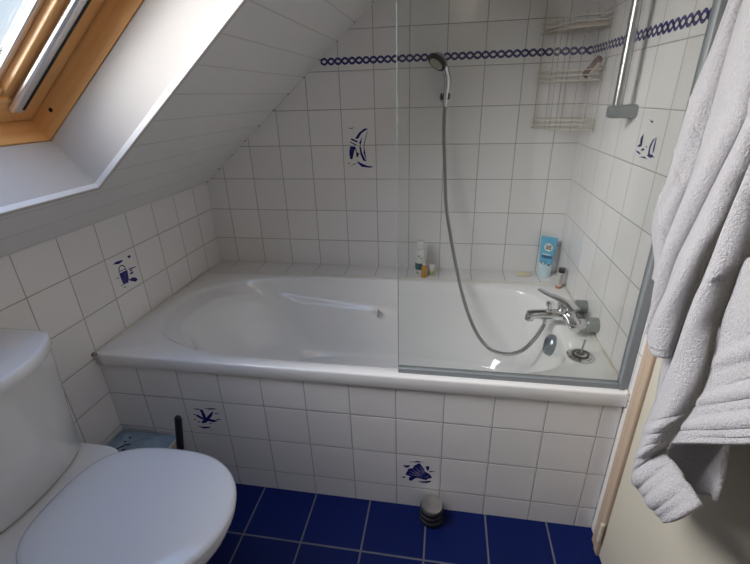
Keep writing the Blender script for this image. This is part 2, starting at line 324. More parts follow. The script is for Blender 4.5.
# ================================================================== ROOM
struct('floor', box(B(), 0, L+.02, YF, 0.02, -.03, 0), m_floor, smooth=False)
wl = struct('wall_left', box(B(), -.03, 0, YF, D, 0, ZC+.02), m_left, smooth=False)
bm = B()
for y0_, y1_ in ((D, D+.03),):
    a = [(-.03, y0_, 0), (L+.03, y0_, 0), (L+.03, y0_, ZC+SL*(L+.03)+.03), (-.03, y0_, ZC+.0)]
    rings(bm, [a, [(x, y1_, z) for x, _, z in a]])
wb = struct('wall_back', bm, m_back, smooth=False)
# right wall: tiled as far as the door frame, a plastered strip beside the bath panel, a lintel over the door
ZT = ZC+SL*L+.05
wr = struct('wall_right', box(B(), L, L+.03, -.042, D, 0.0, ZT), m_right, smooth=False)
struct('wall_right', box(B(), L, L+.03, YF, -.80-.06, 0, ZT), m_plaster, smooth=False)
struct('wall_right', box(B(), L, L+.03, -.86, -.042, 2.06, ZT), m_plaster, smooth=False)
bm = B(); rings(bm, [[(-.03, y, 0), (L+.03, y, 0), (L+.03, y, ZT+.05), (-.03, y, ZC)] for y in (YF-.03, YF)])
struct('wall_front', bm, m_plaster, smooth=False)
struct('trim_1', box(B(), L-.003, L, -.042, -.0015, 0.001, .512), m_plaster, bevel=.001)
# sloping ceiling with the skylight opening
bm = B(); s0 = (0-OW.x)/SD.x; s1 = (L+.03-OW.x)/SD.x; yA, yB = YF-.03-OW.y, D+.03-OW.y
def slab(sa, sb, ya, yb): obox(bm, sl(sa, ya, 0), SD*(sb-sa), Vector((0, yb-ya, 0)), ND*.03)
slab(s0-.03, 0, yA, yB); slab(WS, s1, yA, yB); slab(0, WS, 0, yB); slab(0, WS, yA, -WY)
ceil = struct('ceiling', bm, m_slope, smooth=False)
# little dark fixing clips in the board joints along the back wall
m_clip = plain('dark metal clip', (.03, .03, .035), .4, 50, .1)
for k in range(12):
    x = .0075+.0772*k
    p = sl((x-OW.x)/SD.x, D-OW.y-.012, 0)
    bm = B(); obox(bm, p-SD*.002-ND*.0025, SD*.004, Vector((0, .011, 0)), ND*.003)
    link('clip', bm, m_clip, ceil, smooth=False)
m_bead = plain('white corner bead', (.86, .85, .83), .4, 20, .02)
# corner bead round the opening
for sa, sb, ya, yb in ((-.012, WS+.012, 0, .012), (-.012, WS+.012, -WY-.012, -WY), (-.012, 0, -WY, 0), (WS, WS+.012, -WY, 0)):
    bm = B(); obox(bm, sl(sa, ya, -.004), SD*(sb-sa), Vector((0, yb-ya, 0)), ND*.004)
    struct('trim_2', bm, m_reveal, bevel=.001)

for a_ in ((-.004, WS+.004, -.0045, 0, -.004, .011), (-.004, WS+.004, -WY, -WY+.0045, -.004, .011), (0, .0045, -WY, 0, -.004, .011), (WS-.0045, WS, -WY, 0, -.004, .011)):
    bm = B(); obox(bm, sl(a_[0], a_[2], a_[4]), SD*(a_[1]-a_[0]), Vector((0, a_[3]-a_[2], 0)), ND*(a_[5]-a_[4]))
    struct('trim_2', bm, m_bead, bevel=.001)
# ---- skylight
win = empty('window_1', tuple(sl(0, 0, 0)), kind='structure')
def uvbox(name, sa, sb, ya, yb, da, db, mat, parent=win, bev=.0015, along='s'):
    bm = B(); obox(bm, sl(sa, ya, da), SD*(sb-sa), Vector((0, yb-ya, 0)), ND*(db-da))
    uv = bm.loops.layers.uv.new('UV')
    off = random.random()*9
    for f in bm.faces:
        for lp in f.loops:
            v = lp.vert.co - OW; s_, y_, d_ = v.dot(SD), v.y, v.dot(ND)
            lp[uv].uv = (s_ if along == 's' else y_, (y_ if along == 's' else s_)+d_+off)
    return link(name, bm, mat, parent, bevel=bev)
T = .018
for nm, a in (('reveal_board', (0, WS, -.0015, T)), ('reveal_board', (0, WS, -WY-T, -WY+.0015)), ('reveal_board', (-T, .0015, -WY-T, T)), ('reveal_board', (WS-.0015, WS+T, -WY-T, T))):
    uvbox(nm, *a, -.001, .163, m_reveal)
# timber frame lining
e = .004
for a, al in (((0-e, WS+e, -e, .05), 's'), ((0-e, WS+e, -WY-.05, -WY+e), 's'), ((-.05, e, -WY-.05, .05), 'y'), ((WS-e, WS+.05, -WY-.05, .05), 'y')):
    uvbox('frame', *a, .165, .30, m_wood, along=al)
bm = B(); lathe(bm, sl(.076, -.0042, .203), (0, -1, 0), [(.0055, 0), (.0055, .0012), (.0042, .0012), (.0042, -.001)], 20); link('screw_cap', bm, m_rubber, win)
# sash
g = .006
for a, al in (((g, WS-g, -.062, -g), 's'), ((g, WS-g, -.112, -.062), 's2'), ((g, WS-g, -WY+g, -WY+.062), 's'), ((g, WS-g, -WY+.062, -WY+.112), 's2'),
              ((g, .085, -WY+.062, -.062), 'y'), ((WS-.09, WS-g, -WY+.062, -.062), 'y')):
    d0, d1 = (.228, .285) if al != 's2' else (.236, .285)
    uvbox('sash', *a, d0, d1, m_wood, along='y' if al == 'y' else 's', bev=.003)
uvbox('sash', .085, .105, -WY+.112, -.112, .24, .285, m_wood, along='y', bev=.004)
# blind guide rails with rounded lower ends
for ya in (-.100, -WY+.066):
    r = uvbox('blind_guide_rail', .055, WS-.06, ya, ya+.034, .212, .2275, m_alu, bev=.006)
    uvbox('rail_slot', .07, WS-.07, ya+.024, ya+.031, .2105, .2125, m_rubber, r, bev=0)
uvbox('blind_guide_rail', .098, WS-.09, -.130, -.112, .256, .266, m_alu, bev=.003)
uvbox('blind_guide_rail', .098, WS-.09, -WY+.112, -WY+.130, .256, .266, m_alu, bev=.003)
uvbox('pane', .08, WS-.08, -WY+.10, -.10, .268, .272, m_glass, bev=0)
uvbox('outer_flashing', -.05, WS+.05, -.0, .06, .30, .31, m_seal, bev=0)

# ---- printed motifs on single tiles (ink, under a tenth of a millimetre proud)
def deco(name, polys, ax, val, sgn, parent, lab=None):
    bm = B()
    for P_ in polys:
        pts = [(val+sgn*.0006, a, b) if ax == 'x' else (a, val+sgn*.0006, b) for a, b in P_]
        face(bm, *pts)
    bmesh.ops.triangulate(bm, faces=bm.faces[:])
    o = link(name, bm, m_blue, parent, smooth=False)
    if lab: o['label'] = lab
    return o
deco('motif', DECO['sailing_boat_print'], 'y', D, -1, wb, 'blue sailing boat print')
deco('motif', DECO['bucket_print'], 'x', 0, 1, wl, 'blue bucket print')
deco('motif', DECO['twin_boat_print'], 'x', L, -1, wr, 'blue print of two small sails')
# rope frieze
m_rope = plain('rope frieze ink', (.05, .05, .19), .25, 200, .35)
def frieze(parent, P, u0, u1, zc=1.4765):
    bm = B(); A, w, n = .0105, .0043, int((u1-u0)/.0025)
    for sg in (1, -1):
        pr = None
        for i in range(n+1):
            u = u0+(u1-u0)*i/n; z = zc+sg*A*math.sin(math.pi*(u-.026)/.03)
            sl_ = sg*A*math.pi/.03*math.cos(math.pi*(u-.026)/.03); ww = w*math.sqrt(1+sl_*sl_)
            c = (bm.verts.new(P(u, z-ww)), bm.verts.new(P(u, z+ww)))
            if pr: bm.faces.new((pr[0], c[0], c[1], pr[1]))
            pr = c
    link('rope_border', bm, m_rope, parent, smooth=False)
    bm = B()
    for k in range(int((u1-u0)/.03)+1):
        u = .041+.03*(math.floor((u0-.041)/.03)+1+k)
        if u > u1-.005: break
        for t0 in range(8):
            a, b = 2*math.pi*t0/8, 2*math.pi*(t0+1)/8
            f = lambda t: P(u+.0035*math.cos(t), zc+.003*math.sin(t))
            face(bm, P(u, zc), f(a), f(b))
    bm.free()
frieze(wb, lambda u, z: (u, D-.0006, z), .625, L-.001)
frieze(wr, lambda u, z: (L-.0006, u, z), -.04, D-.001)

# ================================================================== BATH
tub = empty('bathtub', (.85, .37, .0), 'white built-in bathtub with moulded armrests and a tiled front panel', 'bathtub')
panel = link('bath_panel', box(B(), 0.001, L-.004, 0, .02, 0, .514), m_panel, tub, smooth=False)
panel['label'] = 'white tiled front panel with two printed blue motifs'
m_panelw = plain('white print', (.55, .55, .62), .2, 100, .1)
deco('motif', DECO['gull_print'], 'y', 0, -1, panel, 'blue seagull print')
deco('motif', DECO['fan_shell_print'], 'y', 0, -1, panel, 'blue fan shaped print')
o = deco('motif_highlight', DECO['fan_ribs'], 'y', -.0004, -1, panel); o.data.materials[0] = m_panelw
tag(link('tiled_ledge', box(B(), 0.001, L-.001, .735, D-.001, 0, .5595), m_ledge, smooth=False),
    'white tiled ledge behind the bathtub along the back wall', 'ledge')

N = 288
def sgnp(v, e): return math.copysign(abs(v)**e, v)
def outline(cx, cy, al, ar, b, nl, nr):
    out = []
    for i in range(N):
        t = 2*math.pi*i/N; c, s = math.cos(t), math.sin(t)
        k = .5+.5*c; k = k*k*(3-2*k); n = nl*(1-k)+nr*k
        a = ar if c > 0 else al
        out.append((cx+a*sgnp(c, 2/n), cy+b*sgnp(s, 2/n)))
    return out
top = outline(.80, .365, .752, .787, .335, 2.7, 5.0)
floor_ = outline(.90, .37, .50, .545, .215, 2.6, 3.6)
def rect(x0, x1, y0, y1):
    r = []
    cx, cy = .80, .365
    for x, y in top:
        dx, dy = x-cx, y-cy
        k = min([(x1-cx)/dx if dx > 1e-9 else 1e9, (x0-cx)/dx if dx < -1e-9 else 1e9, (y1-cy)/dy if dy > 1e-9 else 1e9, (y0-cy)/dy if dy < -1e-9 else 1e9])
        r.append([cx+dx*k, cy+dy*k])
    for X in (x0, x1):
        for Y in (y0, y1):
            j = min(range(N), key=lambda i: (r[i][0]-X)**2+(r[i][1]-Y)**2); r[j] = [X, Y]
    return r
ZR = .562
def sst(t): t = max(0, min(1, t)); return t*t*(3-2*t)
rs = []
X0, X1, Y0, Y1 = .002, L-.002, -.010, .735
for ins, z in ((.03, .5155), (.002, .5155), (0, .519), (0, .555), (.001, .559), (.004, ZR-.0005), (.008, ZR)):
    rs.append([(x, y, z) for x, y in rect(X0+ins*.4, X1-ins*.4, Y0+ins, Y1-ins*.5)])
def prof(h, left):
    # depth below rim as a function of the inward fraction; the head end keeps a soft shoulder
    K = ((0, 0), (.03, .004), (.07, .020), (.12, .055), (.25, .135), (.45, .235), (.65, .300), (.85, .342), (1, .355))
    KL = ((0, 0), (.03, .005), (.07, .014), (.16, .022), (.26, .034), (.34, .065), (.5, .16), (.75, .28), (1, .355))
    def ev(K):
        for (a, b), (c, d) in zip(K, K[1:]):
            if h <= c: return b+(d-b)*(h-a)/(c-a)
        return K[-1][1]
    return ev(K)*(1-left)+ev(KL)*left
def armline(x):
    pts = ((.30, .555), (.35, .53), (.42, .49), (.51, .462), (.75, .440), (.88, .436), (.95, .42), (1.1, .41))
    if x <= pts[0][0]: return pts[0][1]
    for (a, b), (c, d) in zip(pts, pts[1:]):
        if x <= c: return b+(d-b)*(x-a)/(c-a)
    return pts[-1][1]
hs = [(i/60)**1.35 for i in range(61)]
for h in hs:
    ring = []
    for i in range(N):
        tx, ty = top[i]; fx, fy = floor_[i]
        left = sst((.55-tx)/.5)
        x = tx+(fx-tx)*h; y = ty+(fy-ty)*h; z = ZR-prof(h, left)
        if abs(y-.37) > .12:
            fade = sst((tx-.30)/.16)*sst((1.02-tx)/.10); zl = armline(x)
            amt = .022*fade*(sst((zl+.017-z)/.034))*sst((z-.22)/.14)
            y -= math.copysign(amt, y-.37)
        ring.append((x, y, z))
    rs.append(ring)
for k in (.6, .25): rs.append([(.9+(x-.9)*k, .37+(y-.37)*k, ZR-.358-(1-k)*.006) for x, y in floor_])
bm = B(); rings(bm, rs, False, True)
o = link('shell', bm, m_enamel, tub, ang=60)
# sealant bead along the wall side
bm = B(); tube(bm, [(.004, -.008, ZR+.001), (.004, .733, ZR+.001)], .0045, 8); link('sealant_bead', bm, m_caulk, tub)
bm = B(); tube(bm, [(.004, .735, ZR+.0005), (L-.004, .735, ZR+.0005)], .0045, 8); link('sealant_bead', bm, m_caulk, tub)
bm = B(); tube(bm, [(L-.004, .733, ZR+.001), (L-.004, -.012, ZR+.001)], .004, 8); link('sealant_bead', bm, m_caulk, tub)
bm = B(); box(bm, .001, .016, -.020, -.008, .556, .566); link('corner_filler', bm, plain('brown old sealant', (.30, .24, .20), .6, 60, .3), tub, bevel=.002)
# grip recess ends
m_grip = plain('beige grip end', (.42, .40, .36), .3, 60, .1)
for sy in (1, -1):
    bm = B(); lathe(bm, (.885, .37+sy*.262, .425), (-.9, -sy*.35, .1), [(.001, -.006), (.012, -.005), (.017, 0), (.012, .005), (.001, .006)], 20, su=.7, sw=1.3)
    link('grip_end', bm, m_grip, tub)
# overflow cover
bm = B(); c = Vector((1.560, .322, .505)); dn = Vector((-1, 0, .28)).normalized()
lathe(bm, c, dn, [(.034, -.020), (.038, -.016), (.0395, .006), (.035, .012), (.022, .0145), (.001, .015)], 40, su=.9)
m_ov = plain('reflection grey chrome', (.24, .27, .30), .28, 40, .06, metal=.6)  # grey base colour stands in for the dark reflection in the chrome
ov = link('overflow_cover', bm, m_ov, tub)
bm = B(); cyl(bm, c+dn*.011+Vector((0, 0, .022)), c+dn*.0185+Vector((0, 0, .022)), .006); box(bm, c.x-.022, c.x-.010, c.y-.004, c.y+.004, c.z-.022, c.z+.020)
link('overflow_grip', bm, m_ov, ov, bevel=.002)
# drain
bm = B(); lathe(bm, (1.27, .37, .2035), (0, 0, 1), [(.034, -.003), (.036, 0), (.032, .003), (.02, .002), (.001, .002)], 32); link('drain', bm, m_chrome, tub)

# ---- tap
tap = empty('bath_mixer_tap', (L, .37, .60), 'chrome lever bath mixer tap with spout on the right wall over the tub', 'tap')
zt = .607; xb = 1.618
bm = B(); lathe(bm, (xb, .275, zt), (0, 1, 0), [(.010, -.004), (.018, -.002), (.020, .004), (.020, .05), (.024, .07), (.026, .095), (.024, .12), (.020, .14), (.020, .175), (.018, .181), (.010, .183)], 32)
body = link('body', bm, m_chrome, tap)
for yy in (.300, .433):
    bm = B(); cyl(bm, (xb+.005, yy, zt), (L-.012, yy, zt), .012); lathe(bm, (xb+.018, yy, zt), (1, 0, 0), [(.014, 0), (.018, .002), (.018, .022), (.014, .024)], 6)
    u = link('union', bm, m_chrome, tap)
    bm = B(); lathe(bm, (L-.0005, yy, zt), (-1, 0, 0), [(.025, 0), (.0255, .006), (.0255, .034), (.022, .038), (.013, .038)], 32); link('wall_flange', bm, m_bracket, u)
# spout
bm = B(); P = spline([(1.612, .362, zt-.001), (1.57, .361, zt+.001), (1.53, .36, zt+.000), (1.495, .36, zt-.002), (1.476, .36, zt-.004)], 6)
tube(bm, P, .015, 24, rad=lambda t: .021-.006*t if t < .9 else .015)
sp_ = link('spout', bm, m_chrome, tap)
bm = B(); lathe(bm, (1.487, .36, zt-.004), (-.15, 0, -1), [(.014, 0), (.016, .004), (.016, .020), (.012, .024), (.002, .023)], 24); link('aerator', bm, m_chrome, sp_)
# diverter knob
bm = B(); lathe(bm, (1.548, .361, zt+.014), (0, 0, 1), [(.006, 0), (.006, .014), (.011, .017), (.013, .024), (.013, .032), (.010, .034), (.001, .035)], 24); link('diverter_knob', bm, m_chrome, tap)
bm = B(); lathe(bm, (1.542, .361, zt-.014), (0, 0, -1), [(.012, 0), (.012, .010), (.009, .013), (.009, .022), (.002, .022)], 24); link('hose_outlet', bm, m_chrome, tap)
# lever: hub standing on the body, handle sweeping back over the tub
bm = B(); lathe(bm, (xb-.012, .37, zt+.004), (-.15, .0, 1), [(.021, 0), (.025, .008), (.025, .028), (.023, .036), (.015, .042), (.001, .044)], 32); link('lever_hub', bm, m_chrome, tap)
bm = B(); P = spline([(1.628, .335, zt+.030), (1.612, .360, zt+.042), (1.590, .393, zt+.046), (1.560, .435, zt+.044), (1.531, .474, zt+.046)], 6)
rs = []
for i, p in enumerate(P):
    t = i/(len(P)-1); w = .025*(1-t)+.009*t; h = .013*(1-t)+.0035*t
    if t > .93: w *= .7
    d = (P[min(i+1, len(P)-1)]-P[max(i-1, 0)]).normalized(); s_ = d.cross(Vector((0, 0, 1))).normalized(); n_ = s_.cross(d)
    rs.append([p+s_*w*math.cos(a)+n_*h*math.sin(a) for a in [2*math.pi*k/20 for k in range(20)]])
rings(bm, rs); link('lever', bm, m_chrome, tap)

# ---- sink strainer lying on the tub deck
st = empty('drain_plug', (1.612, .167, ZR), 'round steel drain plug with upright pin on the tub deck', 'drain plug')
bm = B(); lathe(bm, (1.612, .167, ZR), (0, 0, 1), [(.036, 0), (.040, .001), (.041, .004), (.036, .007), (.030, .005), (.027, .007), (.022, .006), (.020, .010), (.012, .012), (.001, .012)], 40); link('disc', bm, m_chrome, st)
bm = B(); lathe(bm, (1.612, .167, ZR+.0065), (0, 0, 1), [(.026, 0), (.026, .005), (.021, .0065), (.016, .003), (.012, .006), (.001, .007)], 40); link('filter_ring', bm, plain('dark worn steel', (.14, .13, .12), .35, 80, .3, metal=.8), st)
bm = B(); cyl(bm, (1.612, .167, ZR+.011), (1.619, .170, ZR+.062), .0032, n=12); link('pin', bm, m_steel, st)
bm = B(); 
for k in range(8):
    a = 2*math.pi*k/8; cyl(bm, (1.612+.025*math.cos(a), .167+.025*math.sin(a), ZR+.0055), (1.612+.025*math.cos(a), .167+.025*math.sin(a), ZR+.0072), .0028, n=10)
link('drain_holes', bm, m_rubber, st)

# ---- shower screen
scr = empty('shower_screen', (L, .02, ZR), 'clear glass shower screen in a grey edge profile standing on the tub', 'shower screen')
link('pane', box(B(), 1.047, L-.012, .017, .023, ZR+.004, 1.79), m_screen, scr, smooth=False)
m_gedge = plain('polished glass edge', (.22, .26, .25), .2, 40, .03)
link('pane_edge', box(B(), 1.0455, 1.047, .017, .023, ZR+.004, 1.79), m_gedge, scr, smooth=False)
link('bottom_seal', box(B(), 1.046, L-.023, .010, .030, ZR, ZR+.017), m_seal, scr, bevel=.002)
link('wall_profile', box(B(), L-.023, L, .006, .034, ZR, 1.79), m_seal, scr, bevel=.003)

# ---- shower rail on the right wall
rail = empty('shower_rail', (L, .36, 1.27), 'chrome vertical shower rail with grey end bracket on the right wall', 'shower rail')
XR, YR = 1.645, .358
bm = B(); cyl(bm, (XR, YR, 1.283), (XR, YR, 1.985), .0135, n=32); link('rod', bm, plain('satin chrome', (.40, .41, .41), .30, 50, .02, metal=1.0), rail)
for zb in (1.279, 1.985):
    bm = B(); rs = []
    for i, (x, hw, hh) in enumerate(((XR-.026, .006, .010), (XR-.022, .015, .016), (XR-.010, .019, .019), (XR+.02, .019, .019), (L-.0005, .021, .019))):
        rs.append([(x, YR+hw*sgnp(math.cos(a), .8), zb+hh*sgnp(math.sin(a), .8)) for a in [2*math.pi*k/28 for k in range(28)]])
    rings(bm, rs); link('bracket', bm, m_bracket, rail)

# ---- hand shower on the back wall
hs_ = empty('hand_shower', (1.152, D, 1.335), 'chrome hand shower with black ringed head hanging in a bracket on the back wall', 'hand shower')
yb_ = D-.062
bm = B(); P = spline([(1.150, yb_, 1.30), (1.154, yb_-.002, 1.345), (1.156, yb_-.008, 1.39), (1.146, yb_-.016, 1.428), (1.124, yb_-.022, 1.456)], 6)
tube(bm, P, .01, 20, rad=lambda t: .0115+.005*t); link('handle', bm, m_chrome, hs_)
hc = Vector((1.118, yb_-.030, 1.455)); hd = Vector((-.52, -.42, -.74)).normalized()
bm = B(); lathe(bm, hc, hd, [(.006, -.028), (.022, -.022), (.033, -.010), (.036, 0), (.034, .006)], 40); hd_ = link('head', bm, m_bracket, hs_)
bm = B(); lathe(bm, hc, hd, [(.034, -.004), (.0385, -.002), (.0385, .012), (.034, .0145), (.028, .012)], 40); link('rubber_ring', bm, m_rubber, hd_)
bm = B(); lathe(bm, hc, hd, [(.027, .008), (.027, .0155), (.018, .0175), (.017, .0145), (.011, .0145), (.010, .018), (.001, .019)], 40); link('spray_face', bm, plain('spray face', (.50, .48, .36), .3, 60, .2), hd_)
bm = B(); lathe(bm, (1.150, yb_, 1.292), (0, 0, 1), [(.0085, 0), (.011, .004), (.011, .020), (.009, .024)], 20); link('hose_nut', bm, m_chrome, hs_)
# bracket
m_black = plain('black plastic', (.02, .02, .022), .35, 50, .1)
hb = empty('shower_bracket', (1.15, D, 1.325), 'small black and chrome wall bracket holding the hand shower', 'bracket')
bm = B(); lathe(bm, (1.150, D-.0005, 1.325), (0, -1, 0), [(.024, 0), (.024, .006), (.015, .012), (.013, .040), (.006, .042)], 28); link('mount', bm, m_chrome, hb)
for dx in (-1, 1):
    bm = B(); box(bm, 1.150+dx*.0150-.0035, 1.150+dx*.0150+.0035, yb_-.012, yb_+.024, 1.318, 1.342); link('clamp_jaw', bm, m_black, hb, bevel=.002)
# hose
hose = tag(None or link('shower_hose', tube(B(), spline([(1.150, yb_, 1.292), (1.150, .815, 1.20), (1.160, .80, 1.05), (1.172, .775, .90), (1.195, .73, .78), (1.225, .665, .66),
      (1.262, .585, .54), (1.305, .50, .455), (1.355, .425, .415), (1.415, .375, .418), (1.472, .355, .45), (1.513, .355, .505), (1.536, .359, .555), (1.542, .361, .578)], 10), .0072, 14), m_hose),
      'long ribbed metal shower hose looping down into the tub', 'hose')

# ---- wire shower caddy in the back right corner
m_wire = plain('rusty cream wire', (.40, .33, .23), .5, 90, .35)
m_wirew = plain('cream coated wire', (.62, .58, .49), .45, 60, .12)
cd = empty('wire_shower_caddy', (1.6, D, 1.19), 'three tier cream wire shower caddy hung in the back right corner', 'shower caddy')
CX0, CX1, CY0, CY1 = 1.502, 1.686, .672, .874
tiers = (1.205, 1.370, 1.535)
front = spline([(CX0, CY1, 0), (CX0+.004, .815, 0), (1.548, .742, 0), (1.612, .690, 0), (CX1, CY0, 0)], 6)
def rw(bm, pts, r=.0016): tube(bm, pts, r, 8)
def fy(x):
    for p, q in zip(front, front[1:]):
        if p.x <= x <= q.x: return p.y+(q.y-p.y)*(x-p.x)/max(1e-6, q.x-p.x)
    return CY1
for x, y in ((CX0+.010, CY1), (CX0+.055, CY1), (CX0+.115, CY1), (CX1, .80), (CX1, CY0+.004), (1.548, .742), (1.612, .690)):
    bm = B(); rw(bm, [(x, y, 1.20), (x, y, 1.66 if (x > 1.68 or x < 1.52) and y != .80 else 1.58)], .0013); link('upright', bm, m_wire, cd)
for zt_ in tiers:
    bm = B()
    for dz in (0, .017, .034):
        rw(bm, [(p.x, p.y, zt_+dz) for p in front]+[(CX1, CY1, zt_+dz), (CX0, CY1, zt_+dz)], .0018)
    for k in range(8):
        x = CX0+.022+(CX1-CX0-.034)*k/7; rw(bm, [(x, fy(x), zt_), (x, CY1, zt_)], .0011)
    link('basket', bm, m_wirew, cd)
bm = B(); rw(bm, [(CX1-.002, CY0+.018+.014*math.cos(a), 1.612+.014*math.sin(a)) for a in [2*math.pi*k/16 for k in range(17)]], .0022)
link('hook', bm, m_wirew, cd)
A_, B_ = Vector((1.636, .712, 1.381)), Vector((1.672, .672, 1.441)); dv_ = (B_-A_).normalized(); ln = (B_-A_).length
bm = B(); lathe(bm, A_, dv_, [(.004, 0), (.013, .004), (.015, .022), (.012, .036), (.014, .055), (.012, ln-.004), (.002, ln)], 24, su=.6, sw=1)
br = tag(link('nail_brush', bm, plain('brown wood', (.16, .10, .075), .55, 60, .3)), 'small dark brown scrubbing brush leaning in the middle basket of the wire caddy', 'brush')
bm = B(); s_ = dv_.cross(Vector((0, 0, 1))).normalized(); dn_ = s_.cross(dv_)
if dn_.z > 0: dn_ = -dn_
for k in range(26):
    q = A_+dv_*(.014+(ln-.03)*(k//2)/12)+s_*(-.005+.010*(k % 2))+dn_*.004
    cyl(bm, q, q+dn_*.014, .0018, n=6)
link('bristles', bm, m_wirew, br, smooth=False)
bm = B(); rings(bm, [[(p.x+(1.64-p.x)*.08, p.y+(.82-p.y)*.08, z) for p in front]+[(CX1-.006, CY1-.008, z), (CX0+.014, CY1-.008, z)] for z in (1.5378, 1.546)])
tag(link('corner_board', bm, plain('faded brown board', (.42, .33, .28), .6, 40, .2), bevel=.002), 'flat faded brown board lying in the top basket of the wire caddy', 'board')

# ---- things on the ledge
ZL = .5595
def bottle(name, lab, cat, x, y, z, prof, mat, parts, su=1, sw=1, rot=None):
    e_ = empty(name, (x, y, z), lab, cat)
    bm = B(); lathe(bm, (x, y, z), (0, 0, 1), prof, 32, su, sw); b_ = link('body', bm, mat, e_)
    for nm, pr, mt in parts:
        bm = B(); lathe(bm, (x, y, z), (0, 0, 1), pr, 32, su, sw); link(nm, bm, mt, e_)
    return e_
m_white = plain('white plastic', (.72, .72, .68), .3, 30, .02)
sh = bottle('shampoo_bottle', 'tall white bottle with white cap and green label on the ledge', 'bottle', 1.064, .800, ZL,
       [(.020, 0), (.024, .003), (.0245, .06), (.024, .118), (.019, .128), (.012, .131)], m_white,
       [('cap', [(.017, .131), (.020, .133), (.019, .160), (.016, .166), (.001, .168)], m_white),
        ('label_band', [(.0247, .030), (.0249, .032), (.0249, .060), (.0247, .062)], plain('green black label', (.03, .09, .09), .4, 120, .9))])
def front_patch(parent, x, y, z, r, w, h, mat, name='label', skew=0, ph=-math.pi/2):
    bm = B(); n = 8; pr = None
    for i in range(n+1):
        a = ph+(i/n-.5)*w/r
        c = [bm.verts.new((x+r*math.cos(a), y+r*math.sin(a), z+dz+skew*(i/n-.5))) for dz in (0, h)]
        if pr: bm.faces.new((pr[0], c[0], c[1], pr[1]))
        pr = c
    return link(name, bm, mat, parent)
m_dk = plain('dark label ink', (.02, .03, .05), .5, 80, .2); m_gn = plain('green label ink', (.10, .20, .06), .5, 80, .3); m_teal = plain('teal label ink', (.03, .16, .20), .5, 80, .3)
for (a, z, w, h, m_) in ((-.25, .094, .007, .006, m_dk), (.25, .086, .008, .005, m_dk), (-.1, .1, .005, .003, m_gn), (-.5, .012, .008, .008, m_gn), (-.4, .04, .012, .014, m_teal), (-.7, .022, .004, .005, m_dk)):
    front_patch(sh, 1.064, .800, ZL+z, .0252, w, h, m_, 'printed_mark', ph=-math.pi/2+a)
t = NT('amber gel').set(col=(.62, .30, .04), rough=.12, coat=.5); m_amber = t.m
bottle('shower_gel_bottle', 'small amber bottle in front of the tall white bottle on the ledge', 'bottle', 1.083, .762, ZL,
       [(.012, 0), (.015, .002), (.0155, .03), (.015, .054), (.010, .060), (.008, .062)], m_amber,
       [('cap', [(.0095, .0625), (.0105, .064), (.0105, .080), (.001, .081)], m_white)], su=1, sw=.8)
m_cream = plain('cream plastic', (.66, .62, .42), .35, 60, .12)
jr = bottle('lotion_jar', 'short cream coloured jar with white lid beside the amber bottle', 'jar', 1.117, .792, ZL,
       [(.014, 0), (.018, .002), (.0185, .026), (.015, .031)], m_cream,
       [('lid', [(.017, .0315), (.0175, .033), (.0165, .050), (.010, .054), (.001, .055)], m_white)])
for k in range(5): front_patch(jr, 1.117, .792, ZL+.008, .0188, .0025, .018, m_gn, 'printed_mark', ph=-math.pi/2-.7+.35*k)
# blue tube standing on its cap, flattened towards the top
tb = empty('sunscreen_tube', (1.628, .836, ZL), 'light blue squeeze tube standing on its white cap in the ledge corner', 'tube')
m_tb = plain('light blue plastic', (.10, .42, .62), .28, 40, .04); m_tw = plain('pale blue plastic', (.55, .72, .76), .3, 40, .04)
th = -.20; ux = Vector((math.cos(th)*1.12, math.sin(th)*1.12, 0)); uy = Vector((-ux.y, ux.x, 0))/1.12; tc_ = Vector((1.630, .832, ZL)); lean = Vector((.035, .10, 1))
def tring(h, w, d, n=32): return [tc_+lean*h+Vector((0, 0, -.12*min(1, h/.05)))*w*math.cos(a)+ux*w*math.cos(a)+uy*d*math.sin(a) for a in [2*math.pi*k/n for k in range(n)]]
bm = B(); rings(bm, [tring(.0, .020, .018), tring(.002, .0225, .020), tring(.030, .0235, .021), tring(.032, .021, .019)]); link('cap', bm, m_tw, tb)
bm = B(); rings(bm, [tring(.032, .0240, .021), tring(.060, .0255, .020)], True, False); rings(bm, [tring(.060, .0255, .020), tring(.062, .0257, .0198)], False, True); link('lower_body', bm, m_tw, tb)
bm = B(); rings(bm, [tring(.062, .0258, .0198), tring(.10, .0280, .016), tring(.15, .0305, .0065), tring(.168, .0315, .0018), tring(.182, .0315, .0016)]); link('tube_body', bm, m_tb, tb)
def tpatch(name, u, h, w, hh, mat, n=20, ell=True, parent=tb, lift=.0008):
    def depth(h_):
        K = ((.032, .021, .0240), (.062, .0198, .0258), (.10, .016, .0280), (.15, .0065, .0305), (.168, .0018, .0315))
        for (a, b, e1), (c, d_, e2) in zip(K, K[1:]):
            if h_ <= c: t_ = (h_-a)/(c-a); return b+(d_-b)*t_, e1+(e2-e1)*t_
        return .0018, .0315
    def P_(uu, h_):
        dd, ww = depth(h_); k = max(0, 1-(uu/ww)**2)**.5
        return tc_+lean*h_+Vector((0, 0, -.12*uu))+ux*uu-uy*(dd*k+lift)
    bm = B()
    if ell:
        for k in range(n):
            a, b = 2*math.pi*k/n, 2*math.pi*(k+1)/n
            face(bm, P_(u, h), P_(u+w*math.cos(a), h+hh*math.sin(a)), P_(u+w*math.cos(b), h+hh*math.sin(b)))
    else:
        for k in range(6):
            a, b = u-w+2*w*k/6, u-w+2*w*(k+1)/6
            face(bm, P_(a, h-hh), P_(b, h-hh), P_(b, h+hh), P_(a, h+hh))
    return link(name, bm, mat, parent)
m_nv = plain('navy label ink', (.02, .09, .22), .4, 80, .2); m_br = plain('brown label ink', (.20, .17, .13), .5, 80, .3)
tpatch('round_logo', .001, .137, .0165, .0175, m_white)
